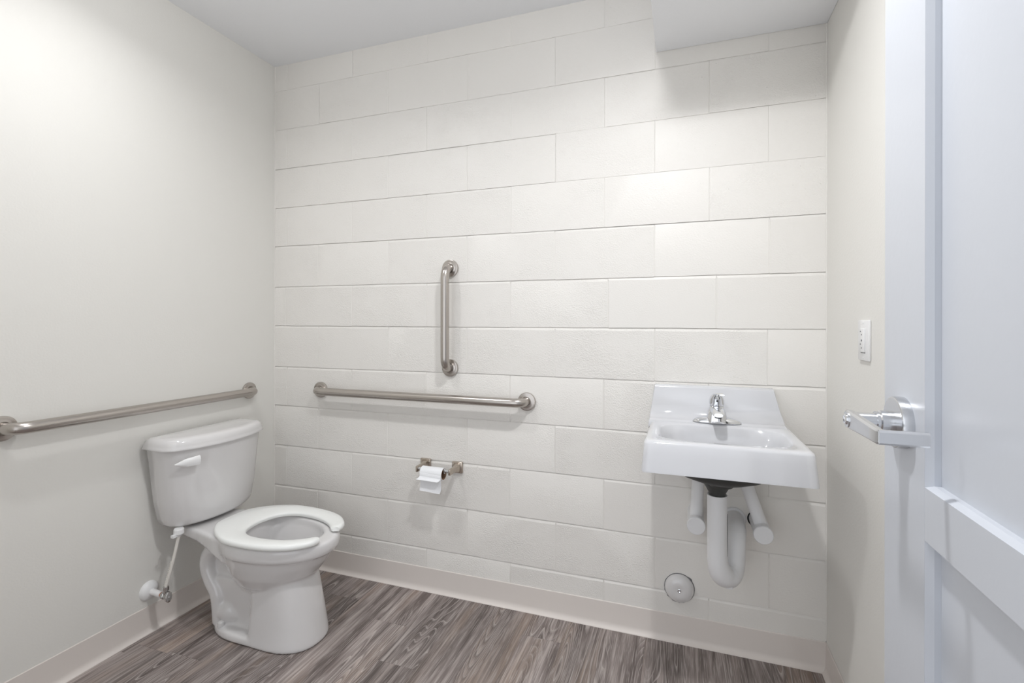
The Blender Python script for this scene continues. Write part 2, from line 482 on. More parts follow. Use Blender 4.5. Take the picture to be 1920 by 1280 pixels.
# lever: hub with lock button, arm angling down and back toward the door edge-side then straight
def lever():
    xo = RD - 0.075
    pts = [(xo, HY + 0.017, HZ, 0.0120), (xo, HY + 0.012, HZ, 0.0150), (xo, HY, HZ - 0.0002, 0.0155),
           (xo, HY - 0.050, HZ - 0.0005, 0.0135), (xo, HY - 0.100, HZ - 0.0008, 0.0120), (xo, HY - 0.128, HZ - 0.0010, 0.0112), (xo + 0.003, HY - 0.134, HZ - 0.0010, 0.0108)]
    rings = []
    for x, y, z, h in pts:
        t = 0.0065
        rings.append([(x - t, y, z - h + .003), (x - t + .003, y, z - h), (x + t - .003, y, z - h), (x + t, y, z - h + .003),
                      (x + t, y, z + h - .003), (x + t - .003, y, z + h), (x - t + .003, y, z + h), (x - t, y, z + h - .003)])
    v, f = g_loft(rings)
    # straight return toward the door
    q = [(xo + 0.0015, 0), (xo + 0.030, 0.0), (xo + 0.062, 0.0)]
    rr = []
    for x, dz in ((xo - 0.003, 0), (xo + 0.058, 0.0)):
        y, z, h, t = HY - 0.132, HZ - 0.001 + dz, 0.0108, 0.0050
        rr.append([(x, y - t, z - h + .003), (x, y - t + .003, z - h), (x, y + t - .003, z - h), (x, y + t, z - h + .003),
                   (x, y + t, z + h - .003), (x, y + t - .003, z + h), (x, y - t + .003, z + h), (x, y - t, z + h - .003)])
    return g_join((v, f), g_loft(rr))
part('lever', lever(), M['satinchrome'], hd, angle=30)
part('lock_button', g_lathe([(0.0092, 0.0), (0.0092, 0.003), (0.0078, 0.004), (0.0050, 0.0042), (0.0048, 0.0025), (0.001, 0.0025)],
                            (RD - 0.0815, HY + 0.001, HZ), (-1, 0, 0), 24), M['chrome'], hd, angle=30)

# ================================================================== CEILING LIGHTS (above the frame)
for i, (x, y, k) in enumerate(LAMPS):
    t = thing('ceiling_light', 'round white ceiling light at the %s end of the ceiling' % ('toilet' if i == 0 else 'sink'), 'ceiling light', (x, y, H), 'round ceiling lights')
    part('ceiling_plate', g_lathe([(0.062, 0.0), (0.062, -0.012), (0.050, -0.018), (0.010, -0.018), (0.010, -0.024)], (x, y, H), (0, 0, 1), 40), M['plastic'], t)
    part('socket', g_lathe([(0.020, -0.018), (0.022, -0.030), (0.016, -0.034)], (x, y, H), (0, 0, 1), 24), M['plastic'], t)
    lamp(t, k, -0.085)

# ================================================================== GRAB BARS
def grab_bar(label, a, b, n, loc):
    """a, b: flange centres on the wall, n: wall normal"""
    a, b, n = Vector(a), Vector(b), Vector(n)
    t = thing('grab_bar', label, 'grab bar', loc, 'stainless grab bars')
    off = 0.0575
    path = smooth_path([a + n * 0.004, a + n * off, b + n * off, b + n * 0.004], 0.054, 12)
    part('rail', g_tube(path, 0.019, 28), M['steel'], t, angle=60)
    for c in (a, b):
        fo = part('flange', g_lathe([(0.0385, 0.0), (0.0392, 0.002), (0.0392, 0.0075), (0.0378, 0.0102), (0.0355, 0.0110), (0.0300, 0.0108), (0.0245, 0.0120), (0.0215, 0.0128), (0.0200, 0.0110)], c + n * 0.0004, n, 48), M['steel'], t, angle=40)
    return t
grab_bar('short stainless grab bar mounted upright on the block wall', (1.0125, -0.001, 1.4725), (1.0125, -0.001, 1.0245), (0, -1, 0), (1.0125, 0, 1.248))
grab_bar('long horizontal stainless grab bar on the block wall above the paper holder', (0.2990, -0.001, 0.8927), (1.3745, -0.001, 0.8927), (0, -1, 0), (0.837, 0, 0.893))
grab_bar('horizontal stainless grab bar on the smooth wall above the toilet tank', (0, -0.1620, 0.8955), (0, -1.0830, 0.8990), (1, 0, 0), (0, -0.62, 0.897))

# ================================================================== TOILET
YC = -0.458
toilet = thing('toilet', 'white two-piece toilet with open-front seat against the left wall', 'toilet', (0.38, YC, 0))

def egg(cx, af, ab, b, z, n=48, p=2.0):
    out = []
    for i in range(n):
        t = 2 * PI * i / n; c, s = math.cos(t), math.sin(t)
        x = (af if c > 0 else ab) * math.copysign(abs(c) ** (2 / p), c)
        out.append((cx + x, YC + b * math.copysign(abs(s) ** (2 / p), s), z))
    return out
def egg2(cx, af, ab, b, z, pf=2.0, pb=2.0, n=48):
    out = []
    for i in range(n):
        t = 2 * PI * i / n; c, s = math.cos(t), math.sin(t)
        p = pf if c > 0 else pb
        out.append((cx + (af if c > 0 else ab) * math.copysign(abs(c) ** (2 / p), c), YC + b * math.copysign(abs(s) ** (2 / p), s), z))
    return out
RZ = 0.405
# bowl: outside, rim and hollow inside as one closed skin
bowl = [egg(0.44, 0.060, 0.10, 0.060, 0.170), egg(0.44, 0.115, 0.13, 0.090, 0.190), egg(0.445, 0.165, 0.150, 0.118, 0.222), egg(0.450, 0.210, 0.175, 0.142, 0.265),
        egg(0.455, 0.243, 0.195, 0.157, 0.310), egg(0.457, 0.259, 0.208, 0.165, 0.340), egg(0.458, 0.263, 0.212, 0.167, 0.347),
        egg(0.459, 0.276, 0.216, 0.1775, 0.352), egg(0.459, 0.283, 0.218, 0.1805, 0.370), egg(0.459, 0.283, 0.218, 0.180, 0.392), egg(0.459, 0.277, 0.212, 0.174, RZ - 0.002),
        egg(0.459, 0.255, 0.200, 0.162, RZ), egg(0.459, 0.225, 0.165, 0.132, RZ), egg(0.459, 0.216, 0.156, 0.124, RZ - 0.006),
        egg(0.459, 0.214, 0.154, 0.122, RZ - 0.030), egg(0.459, 0.205, 0.146, 0.115, RZ - 0.050),
        egg(0.450, 0.175, 0.125, 0.098, 0.300), egg(0.440, 0.125, 0.100, 0.075, 0.245), egg(0.425, 0.075, 0.065, 0.050, 0.222), egg(0.42, 0.03, 0.03, 0.025, 0.218)]
g = [g_loft(bowl)]
# pedestal front column (flat cut side behind, round front)
ped = []
for z, xf, xb, hb in ((0.0, 0.686, 0.430, 0.119), (0.008, 0.689, 0.430, 0.121), (0.03, 0.686, 0.430, 0.119), (0.10, 0.673, 0.434, 0.113), (0.17, 0.658, 0.437, 0.107),
                      (0.24, 0.642, 0.44, 0.100), (0.30, 0.625, 0.44, 0.09)):
    cx = 0.53
    ped.append(egg2(cx, xf - cx, cx - xb, hb, z, 2.3, 9.0, 64))
g.append(g_loft(ped))
# foot
foot = [egg2(0.40, 0.24, 0.192, 0.118, 0.0, 2.5, 2.6), egg2(0.40, 0.24, 0.197, 0.122, 0.008, 2.5, 2.6), egg2(0.40, 0.24, 0.195, 0.120, 0.026, 2.5, 2.6), egg2(0.40, 0.235, 0.184, 0.111, 0.036, 2.5, 2.6)]
g.append(g_loft(foot))
# inner web between the pedestal and the trapway
g.append(g_box(0.238, 0.50, YC - 0.071, YC + 0.071, 0.02, 0.212))
g.append(g_box(0.222, 0.312, YC - 0.056, YC + 0.056, 0.195, 0.36))
# rear deck carrying the tank
deck = []
for x, hw, zb_ in ((0.060, 0.104, 0.368), (0.10, 0.110, 0.364), (0.18, 0.118, 0.356), (0.24, 0.130, 0.345), (0.30, 0.144, 0.330), (0.36, 0.152, 0.31)):
    deck.append([(x, YC - hw, zb_ + 0.008), (x, YC - hw + 0.01, zb_), (x, YC + hw - 0.01, zb_), (x, YC + hw, zb_ + 0.008), (x, YC + hw, RZ - 0.006), (x, YC + hw - 0.006, RZ), (x, YC - hw + 0.006, RZ), (x, YC - hw, RZ - 0.006)])
g.append(g_loft(deck))
# trapway: S-shaped tube bulging on both sides
trap = catmull([(0.40, 0, 0.235), (0.33, 0, 0.285), (0.265, 0, 0.325), (0.205, 0, 0.310), (0.180, 0, 0.255), (0.200, 0, 0.195), (0.235, 0, 0.145), (0.245, 0, 0.095), (0.250, 0, 0.030)], 6)
for s in (-1, 1):
    g.append(g_tube([(p.x, YC + s * 0.066, p.z) for p in trap], 0.030, 20))
g.append(g_tube([(p.x, YC, p.z) for p in trap], 0.040, 20))
for s in (-1, 1):   # low swelling in front of the bolt cap
    g.append(g_loft([egg2(0.0, 1, 1, 1, 0)] * 2) if False else g_tube([(0.235, YC + s * 0.045, 0.075), (0.30, YC + s * 0.050, 0.072), (0.365, YC + s * 0.045, 0.062)], [0.048, 0.046, 0.020], 20))
V, F = g_join(*g)
tmp = mk('tmp_body', V, F, None, None, smooth=False)
rm = tmp.modifiers.new('r', 'REMESH'); rm.mode = 'VOXEL'; rm.voxel_size = 0.0052
sm = tmp.modifiers.new('s', 'CORRECTIVE_SMOOTH') if False else tmp.modifiers.new('s', 'SMOOTH'); sm.factor = 0.5; sm.iterations = 7
dg = bpy.context.evaluated_depsgraph_get()
me = bpy.data.meshes.new_from_object(tmp.evaluated_get(dg))
bpy.data.objects.remove(tmp)
me.name = 'bowl'
me.transform(Matrix.Translation(-toilet.location))
for p in me.polygons: p.use_smooth = True
me.materials.clear()
body = new_obj('bowl', me, M['china'], toilet)
part('water', g_lathe([(0.088, 0.0), (0.088, 0.001)], (0.425, YC, 0.2455), (0, 0, 1), 40), M['water'], toilet)
for s in (-1, 1):
    part('bolt_cap', g_lathe([(0.0150, 0.0), (0.0150, 0.010), (0.0135, 0.0165), (0.009, 0.020), (0.001, 0.0215)], (0.285, YC + s * 0.092, 0.033), (0, 0, 1), 24), M['china'], toilet)

# open-front seat
def resample(P, n):
    P = [Vector(p) for p in P]; L = [0.0]
    for a, b in zip(P[:-1], P[1:]): L.append(L[-1] + (b - a).length)
    out = []; j = 0
    for i in range(n + 1):
        t = L[-1] * i / n
        while j < len(P) - 2 and L[j + 1] < t: j += 1
        out.append(P[j].lerp(P[j + 1], (t - L[j]) / max(L[j + 1] - L[j], 1e-9)))
    return out
def seat():
    SZ, TH_ = 0.4295, 0.020
    half = [(0.737, 0.060, 0), (0.717, 0.101, 0), (0.665, 0.147, 0), (0.585, 0.176, 0), (0.490, 0.187, 0), (0.400, 0.182, 0), (0.345, 0.163, 0), (0.302, 0.138, 0), (0.267, 0.110, 0), (0.242, 0.079, 0), (0.233, 0.045, 0), (0.231, 0.0, 0)]
    ih = [(0.697, 0.036, 0), (0.677, 0.062, 0), (0.632, 0.091, 0), (0.565, 0.113, 0), (0.490, 0.120, 0), (0.440, 0.110, 0), (0.405, 0.086, 0), (0.386, 0.052, 0), (0.378, 0.0, 0)]
    def full(h): return catmull(h + [(x, -y, 0) for x, y, _ in h[::-1][1:]], 8)
    n = 150
    OO, II = resample(full(half), n), resample(full(ih), n)
    rings = []
    for i in range(n + 1):
        O = Vector((OO[i].x, YC + OO[i].y)); I = Vector((II[i].x, YC + II[i].y))
        e = min(i, n - i)
        k = (0.55, 0.80, 0.92, 0.98, 1.0)[min(e, 4)]
        mid = (O + I) / 2; O = mid + (O - mid) * k; I = mid + (I - mid) * k
        w = I - O; L = w.length; w = w / L
        h = TH_ * (0.80, 0.92, 0.98, 1.0)[min(e, 3)]
        r = min(0.009, L * 0.25)
        prof = [(0.003, 0.0), (0.0, 0.004), (0.0, h - r), (0.0025, h - 0.003), (r, h), (L * 0.4, h + 0.0010), (L * 0.68, h - 0.0005), (L - r, h - 0.003), (L - 0.002, h - 0.007), (L, h * 0.45), (L - 0.003, 0.0)]
        rings.append([(O.x + w.x * d, O.y + w.y * d, SZ - TH_ + z) for d, z in prof])
    return g_loft(rings)
part('seat', seat(), M['seat'], toilet, angle=50)
for s in (-1, 1):
    part('hinge', g_lathe([(0.014, 0.0), (0.014, 0.016), (0.011, 0.020), (0.001, 0.021)], (0.262, YC + s * 0.07, RZ - 0.001), (0, 0, 1), 20), M['seat'], toilet)

# tank
YT = -0.449
def plan(hw, xb, xs, xc, z, r=0.022, n=22, pw=2.3):
    """bow-fronted outline: flat back, rounded front corners"""
    pts = [(xb, -hw + 0.012), (xb + 0.006, -hw + 0.003)]
    pts += [(xb + (xs - xb) * 0.5, -hw - 0.0)]
    for i in range(n + 1):
        t = -1 + 2 * i / n
        x = xs + (xc - xs) * (1 - abs(t) ** pw)
        y = hw * t
        e = (1 - abs(t)) * hw
        if e < r:     # corner rounding
            q = 1 - e / r
            x -= r * (1 - math.sqrt(max(0, 1 - q * q)))
        pts.append((x, y))
    pts += [(xb + (xs - xb) * 0.5, hw), (xb + 0.006, hw - 0.003), (xb, hw - 0.012)]
    sh = max(0.0, 0.738 - z) / 0.30 * 0.007       # the foot of the tank sits a touch toward the corner
    return [(x, YT + sh + y, z) for x, y in pts]
tk = [plan(0.145, 0.055, 0.105, 0.150, 0.418), plan(0.177, 0.040, 0.118, 0.172, 0.422), plan(0.1835, 0.034, 0.124, 0.179, 0.432), plan(0.189, 0.031, 0.127, 0.184, 0.450),
      plan(0.200, 0.028, 0.134, 0.192, 0.52), plan(0.2065, 0.026, 0.140, 0.200, 0.60), plan(0.212, 0.024, 0.146, 0.207, 0.68), plan(0.218, 0.022, 0.150, 0.211, 0.738)]
part('tank', g_loft(tk), M['china'], toilet, angle=60)
def shrink(ring, k, z):
    return [(0.115 + (x - 0.115) * (1 - k * 1.9), YT + (y - YT) * (1 - k), z) for x, y, _ in ring]
L0 = plan(0.2285, 0.014, 0.160, 0.226, 0.7345)
ld = [shrink(L0, 0.03, 0.7345), L0, plan(0.2300, 0.013, 0.161, 0.2275, 0.738), plan(0.2275, 0.014, 0.159, 0.2245, 0.743),
      shrink(L0, 0.012, 0.753), shrink(L0, 0.026, 0.764), shrink(L0, 0.052, 0.7725), shrink(L0, 0.10, 0.778), shrink(L0, 0.20, 0.7805), shrink(L0, 0.45, 0.782)]
part('tank_lid', g_loft(ld), M['china'], toilet, angle=60)
# flush lever
def flush():
    rings = []
    for i in range(9):
        t = i / 8
        y = -0.590 - 0.076 * t                # from pivot outwards
        h = 0.0185 * (1 - 0.25 * t) if t < 0.55 else 0.0158 * max(0.12, 1 - ((t - 0.55) / 0.45) ** 1.5)
        x = 0.2150 - 0.018 * t - 0.014 * t * t
        z = 0.692 - 0.004 * t
        d = 0.009 * (1 if t < 0.7 else 1 - (t - 0.7) * 1.8)
        rings.append([(x + d * a, y, z + h * b) for a, b in ((0, -1), (.6, -.95), (1, -.5), (1.1, 0.2), (.8, .85), (.3, 1), (0, .9))])
    return g_loft(rings)
fh = part('flush_handle', flush(), M['plastic'], toilet, angle=50)
part('handle_pivot', g_lathe([(0.0115, 0.0), (0.0115, 0.020)], (0.192, -0.596, 0.690), (1, 0, 0), 20), M['plastic'], toilet)
# fill valve nut under the tank
part('fill_valve_nut', g_join(g_lathe([(0.016, 0.0), (0.018, -0.004), (0.018, -0.020), (0.012, -0.026), (0.010, -0.030)], (0.135, -0.612, 0.421), (0, 0, 1), 12),
                              g_box(0.128, 0.142, -0.640, -0.612, 0.392, 0.402)), M['plastic'], toilet, angle=25)

# water supply at the wall
sp = thing('supply_valve', 'chrome stop valve and thin white riser on the left wall below the tank', 'valve', (0.0, -0.635, 0.165))
part('wall_plate', g_lathe([(0.037, 0.0), (0.0365, 0.004), (0.031, 0.012), (0.021, 0.018), (0.014, 0.020)], (0.0, -0.635, 0.165), (1, 0, 0), 36), M['plastic'], sp, angle=50)
part('pipe_sleeve', g_lathe([(0.0115, 0.0), (0.0115, 0.062), (0.0095, 0.063)], (0.012, -0.635, 0.164), (1, -0.05, -0.02), 24), M['plastic'], sp, angle=40)
part('copper_stub', g_lathe([(0.0090, 0.0), (0.0090, 0.016)], (0.072, -0.638, 0.163), (1, -0.05, -0.02), 20), M['copper'], sp, angle=40)
part('valve_body', g_join(g_lathe([(0.0125, 0.0), (0.0135, 0.003), (0.0135, 0.013), (0.011, 0.015), (0.011, 0.028)], (0.083, -0.6385, 0.163), (1, -0.05, 0), 8),
                          g_lathe([(0.0085, 0.0), (0.0085, 0.020), (0.0110, 0.021), (0.0110, 0.034), (0.008, 0.036)], (0.101, -0.639, 0.165), (0, 0, 1), 8)), M['valve'], sp, angle=25)
def knob():
    c = Vector((0.112, -0.6405, 0.163)); n = 30; rings = []
    for h, k in ((0.0, 0.9), (0.002, 1.0), (0.008, 1.0), (0.010, 0.85), (0.0102, 0.3)):
        rings.append([(c.x + h, c.y + 0.013 * k * (1 + 0.06 * math.cos(10 * t)) * math.cos(t), c.z + 0.021 * k * (1 + 0.05 * math.cos(10 * t)) * math.sin(t)) for t in [2 * PI * i / n for i in range(n)]])
    return g_loft(rings)
kn = part('valve_handle', knob(), M['valve'], sp, angle=35)
part('screw', g_lathe([(0.004, 0.0), (0.004, 0.002), (0.001, 0.003)], (0.1222, -0.6405, 0.163), (1, 0, 0), 12), M['chrome'], kn)
def riser():
    p0, p1 = Vector((0.101, -0.639, 0.199)), Vector((0.135, -0.612, 0.393))
    path = [p0.lerp(p1, i / 10) + Vector((0.004 * math.sin(PI * i / 10), 0, 0)) for i in range(11)]
    gs = [g_tube(path, 0.0058, 14)]
    for i in range(14):     # notched tag ribs along the lower half
        p = p0.lerp(p1, 0.04 + 0.035 * i)
        gs.append(g_box(p.x - 0.001, p.x + 0.0025, p.y - 0.0085, p.y - 0.003, p.z - 0.0012, p.z + 0.0012))
    return g_join(*gs)
part('riser_tube', riser(), M['tube'], sp, angle=50)

# ================================================================== TOILET PAPER HOLDER
hx = (0.8900, 1.0500); hz = 0.581; ay = -0.078
tp = thing('toilet_paper_holder', 'brushed nickel two-post paper holder on the block wall', 'paper holder', (0.9635, 0, hz))
for i, x in enumerate(hx):
    part('wall_post', g_join(g_box(x - 0.0260, x + 0.0260, -0.011, 0.0, hz - 0.0255, hz + 0.0255)), M['nickel'], tp, bevel=0.004, seg=3, angle=40)
    # arm tapering out from the post
    rings = []
    for y, hw, hh, dz in ((-0.008, 0.017, 0.019, 0.0), (-0.016, 0.012, 0.0165, 0.0), (-0.030, 0.0062, 0.0135, 0.0), (-0.055, 0.0052, 0.0125, -0.0005), (ay - 0.008, 0.0052, 0.0125, -0.001), (ay - 0.012, 0.0044, 0.0115, -0.001)):
        rings.append([(x - hw, y, hz + dz - hh), (x + hw, y, hz + dz - hh), (x + hw, y, hz + dz + hh), (x - hw, y, hz + dz + hh)])
    part('arm', g_loft(rings), M['nickel'], tp, bevel=0.0012, seg=2, angle=40)
part('roller', g_lathe([(0.0075, 0.0), (0.0075, 0.018), (0.0105, 0.020), (0.0105, 0.129), (0.0075, 0.131), (0.0075, 0.149)], (hx[0] + 0.005, ay, hz), (1, 0, 0), 24), M['satinchrome'], tp, angle=30)
# roll: hangs on the roller, nearly used up
rc = Vector((0.905, ay - 0.002, hz - 0.0125)); RR = 0.0265; x0, x1 = 0.9150, 1.0200
tr = thing('toilet_paper_roll', 'nearly finished white toilet roll with a loose sheet hanging down', 'toilet roll', (0.96, rc.y, rc.z))
def hollow(ro, ri, xa, xb, seg=40):
    rings = []
    for x, r in ((xa, ri), (xa, ro), (xb, ro), (xb, ri)):
        rings.append([(x, rc.y + r * math.cos(t), rc.z + r * math.sin(t)) for t in [2 * PI * k / seg for k in range(seg)]])
    rings.append(rings[0])
    return g_loft(rings, False, False)
part('paper_wrap', hollow(RR, 0.0240, x0, x1), M['paper'], tr, angle=40)
part('cardboard_core', hollow(0.0239, 0.0230, x0 - 0.0004, x1 + 0.0006), M['card'], tr, angle=40)
def sheet(pts, xa, xb, th=0.0006, skew=0.0):
    """ruled sheet: pts are (y, z, dx left, dx right)"""
    rings = []
    for y, z, dl, dr in pts:
        row = [(xa + dl + (xb + dr - xa - dl) * k / 6, y, z + skew * (k / 6 - 0.5)) for k in range(7)]
        rings.append(row + [(p[0], p[1] + th, p[2] + th) for p in row[::-1]])
    return g_loft(rings)
# hanging sheet leaves the back of the roll, the folded flap in front
yb = rc.y - RR
part('hanging_sheet', sheet([(yb - .0006, rc.z + 0.002, 0, 0), (yb - .0007, rc.z - 0.012, 0.000, 0), (yb + .003, rc.z - 0.030, 0.001, -0.001), (yb + 0.006, rc.z - 0.048, 0.000, -0.001), (yb + 0.006, rc.z - 0.062, -0.002, -0.002), (yb + 0.003, rc.z - 0.078, -0.003, -0.008)],
                            x0 + 0.001, x1 - 0.001, skew=-0.006), M['paper'], tr, angle=60)
part('folded_flap', sheet([(yb - .0004, rc.z - 0.010, 0, 0), (yb - 0.001, rc.z - 0.0165, -0.002, -0.001), (yb - 0.007, rc.z - 0.0205, -0.006, -0.005), (yb - 0.014, rc.z - 0.0240, -0.011, -0.011)],
                          x0 + 0.001, x1 - 0.001, skew=-0.003), M['paper'], tr, angle=60)

# ================================================================== SINK
SX = 2.121
sink = thing('sink', 'white wall-hung rectangular sink with tall backsplash', 'sink', (SX, 0, 0.765))
DZK = 0.876      # deck height
def srr(hw, yf, yb, r, z, hwb=None, n=6, sk=0.0):
    """rounded ring, back corners square-ish; hwb = half width at the back"""
    hwb = hwb or hw; out = []
    for cx, cy, a0, rr in ((hwb, yb, 0, 0.003), (-hwb, yb, 90, 0.003), (-hw, yf, 180, r), (hw, yf, 270, r)):
        sx = 1 if cx > 0 else -1; sy = 1 if cy == yb else -1
        for k in range(n + 1):
            t = R(a0 + 90 * k / n)
            out.append((SX + cx - sx * rr + rr * math.cos(t), cy - sy * rr + rr * math.sin(t), z + sk * (cy - yb)))
    return out
def ell(a, b, cy, z, p=3.2, n=28, back=None):
    out = []
    for i in range(n):
        t = PI / 4 * 0 + 2 * PI * i / n; c, s = math.cos(t), math.sin(t)
        out.append((SX + a * math.copysign(abs(c) ** (2 / p), c), cy + b * math.copysign(abs(s) ** (2 / p), s), z))
    return out
N = 80
def match(ring, cy):
    """resample so the ring has N points ordered by angle about (SX, cy)"""
    c = Vector((SX, cy)); out = []
    pts = [Vector(p) for p in ring]; m = len(pts)
    for i in range(N * 2):
        t = 2 * PI * i / (N * 2); d = Vector((math.cos(t), math.sin(t)))
        best = None
        for j in range(m):
            a, b = pts[j], pts[(j + 1) % m]
            ax, ay_, bx, by = a.x - c.x, a.y - c.y, b.x - c.x, b.y - c.y
            ex, ey = bx - ax, by - ay_
            den = d.x * ey - d.y * ex
            if abs(den) < 1e-12: continue
            u = (ax * ey - ay_ * ex) / den; v = (ax * d.y - ay_ * d.x) / den
            if u > 0 and -1e-6 <= v <= 1 + 1e-6:
                if best is None or u > best[0]: best = (u, a.z + (b.z - a.z) * v)
        out.append((c.x + d.x * best[0], c.y + d.y * best[0], best[1]))
    return out
cyb = -0.273
FZ = 0.868
outer = [srr(0.2395, -0.454, -0.001, 0.014, 0.775, 0.2345), srr(0.2395, -0.454, -0.001, 0.014, 0.781, 0.2345), srr(0.2345, -0.4485, -0.001, 0.016, 0.835, 0.2310),
         srr(0.2325, -0.4460, -0.001, 0.018, 0.860, 0.2290), srr(0.2305, -0.4440, -0.003, 0.020, FZ - 0.003, 0.2270), srr(0.2245, -0.438, -0.006, 0.022, FZ + 0.0015, 0.221),
         srr(0.2160, -0.430, -0.010, 0.024, FZ + 0.0025, 0.212)]
rings = [match(r, cyb) for r in outer]
inner = [(0.197, 0.131, cyb, FZ + 0.001, 4.5), (0.191, 0.1255, cyb, FZ - 0.005, 4.2), (0.180, 0.116, cyb, FZ - 0.035, 3.8), (0.165, 0.102, cyb, FZ - 0.075, 3.4), (0.135, 0.080, cyb, FZ - 0.105, 3.0), (0.08, 0.05, cyb, FZ - 0.116, 2.4), (0.022, 0.022, cyb, FZ - 0.120, 2.0)]
for a, b, cy, z, p in inner:
    rings.append(match(ell(a, b, cy, z, p, 96), cyb))
# underside shell back up to the skirt
under = [(0.024, 0.024, cyb, FZ - 0.128, 2.0), (0.10, 0.065, cyb, FZ - 0.124, 2.2), (0.16, 0.10, cyb, FZ - 0.100, 2.6), (0.195, 0.125, cyb, FZ - 0.060, 3.2)]
urings = [match(ell(a, b, cy, z, p, 96), cyb) for a, b, cy, z, p in under] + [match(srr(0.226, -0.440, -0.002, 0.014, FZ - 0.02, 0.222), cyb), match(srr(0.2320, -0.4465, -0.002, 0.013, 0.777, 0.2275), cyb)]
part('basin', g_loft(rings + urings + [rings[0]], False, False), M['sinkwhite'], sink, angle=50)
part('basin_underside', g_loft([match(ell(a, b, cyb, z, p, 96), cyb) for a, b, z, p in ((0.150, 0.100, 0.775, 2.4), (0.142, 0.094, 0.750, 2.3), (0.120, 0.080, 0.730, 2.2), (0.080, 0.060, 0.717, 2.0), (0.040, 0.038, 0.708, 2.0), (0.036, 0.036, 0.702, 2.0))]), M['iron'], sink, angle=60)
# back ledge + splash (profile swept in x with taper)
def splash():
    prof = [(-0.001, 0.800), (-0.001, 0.993), (-0.028, 0.994), (-0.036, 0.991), (-0.040, 0.984), (-0.050, 0.920), (-0.058, 0.893), (-0.068, 0.880), (-0.085, 0.8745), (-0.128, 0.8710), (-0.128, 0.85)]
    rings = []
    for s, dx, k in ((-1, 0.0, 1), (-1, 0.004, 0), (1, 0.004, 0), (1, 0.0, 1)):
        row = []
        for y, z in prof:
            hw = 0.229 if z < 0.86 else (0.2285 - max(0.0, (z - 0.876)) / 0.118 * 0.022)
            if -0.06 < y and z > 0.88: pass
            ins = 0.005 if k else 0.0
            yy = y * (1 if y > -0.002 or not k else 1) + (ins if y < -0.02 and z > 0.8705 else 0)
            zz = z - (ins * 0.9 if z > 0.9 or y < -0.07 else 0)
            row.append((SX - 0.009 - max(0.0, z - 0.88) * 0.06 + s * (hw - dx), yy, zz))
        rings.append(row)
    return g_loft(rings)
part('backsplash', splash(), M['sinkwhite'], sink, angle=55)
part('drain_flange', g_lathe([(0.021, 0.0), (0.021, 0.003), (0.017, 0.004), (0.012, 0.002), (0.001, 0.002)], (SX, cyb, FZ - 0.1205), (0, 0, 1), 28), M['chrome'], sink)

# faucet
FX, FY, FB = 2.117, -0.105, 0.8745
fc = thing('faucet', 'small polished chrome single-lever faucet on the sink ledge', 'faucet', (FX, FY, FB))
bp_rings = []
for z, k in ((0.0, 1.0), (0.003, 1.0), (0.009, 0.94), (0.015, 0.78), (0.020, 0.5), (0.022, 0.2)):
    bp_rings.append([(FX + 0.081 * k * math.copysign(abs(math.cos(t)) ** 0.85, math.cos(t)), FY + 0.0265 * (k ** 0.6) * math.sin(t), FB + z) for t in [2 * PI * i / 40 for i in range(40)]])
part('base_plate', g_loft(bp_rings), M['chrome'], fc, angle=50)
def oval(cy, a, b, z, p=2.6, n=32, dx=0.0):
    return [(FX + dx + a * math.copysign(abs(math.cos(t)) ** (2 / p), math.cos(t)), FY + cy + b * math.copysign(abs(math.sin(t)) ** (2 / p), math.sin(t)), FB + z) for t in [2 * PI * i / n for i in range(n)]]
part('faucet_body', g_loft([oval(-0.002, 0.0370, 0.030, 0.002), oval(-0.002, 0.0345, 0.0290, 0.02), oval(-0.001, 0.0310, 0.0275, 0.040), oval(0, 0.0255, 0.0250, 0.056), oval(0.001, 0.0240, 0.0240, 0.060)]), M['chrome'], fc, angle=50)
def spout():
    rings = []
    for y, z, w, h in ((-0.012, 0.040, 0.0245, 0.018), (-0.035, 0.047, 0.0235, 0.015), (-0.060, 0.049, 0.0220, 0.0125), (-0.080, 0.048, 0.0205, 0.0110), (-0.095, 0.045, 0.0185, 0.0095), (-0.102, 0.043, 0.0140, 0.0070)):
        rings.append([(FX + w * math.copysign(abs(math.cos(t)) ** 0.8, math.cos(t)), FY + y, FB + z + h * math.copysign(abs(math.sin(t)) ** 0.9, math.sin(t))) for t in [2 * PI * i / 28 for i in range(28)]])
    return g_loft(rings)
sp_ = part('spout', spout(), M['chrome'], fc, angle=50)
part('aerator', g_lathe([(0.0115, 0.0), (0.0115, -0.010), (0.009, -0.011)], (FX, FY - 0.086, FB + 0.042), (0, 0, 1), 24), M['dark'], sp_)
hn = part('lever_handle', g_loft([oval(0.001, 0.0240, 0.0240, 0.061), oval(0.001, 0.0260, 0.0250, 0.070), oval(0.000, 0.0255, 0.0250, 0.082), oval(-0.003, 0.0215, 0.0250, 0.092), oval(-0.009, 0.0165, 0.0240, 0.100), oval(-0.018, 0.010, 0.016, 0.104)]), M['chrome'], fc, angle=50)
def lev():
    path = [(FX - 0.002, FY - 0.006, FB + 0.097), (FX + 0.002, FY - 0.026, FB + 0.104), (FX + 0.008, FY - 0.048, FB + 0.108), (FX + 0.013, FY - 0.064, FB + 0.107)]
    rings = []
    for (x, y, z), w, h in zip(path, (0.016, 0.015, 0.013, 0.009), (0.006, 0.005, 0.004, 0.0028)):
        rings.append([(x + w * math.cos(t), y, z + h * math.sin(t)) for t in [2 * PI * i / 20 for i in range(20)]])
    return g_loft(rings)
part('lever_tip', lev(), M['chrome'], hn, angle=50)
part('set_screw_hole', g_lathe([(0.0034, 0.0), (0.0034, 0.0012)], (FX, FY - 0.0242, FB + 0.080), (0, -1, 0), 14), M['dark'], hn)

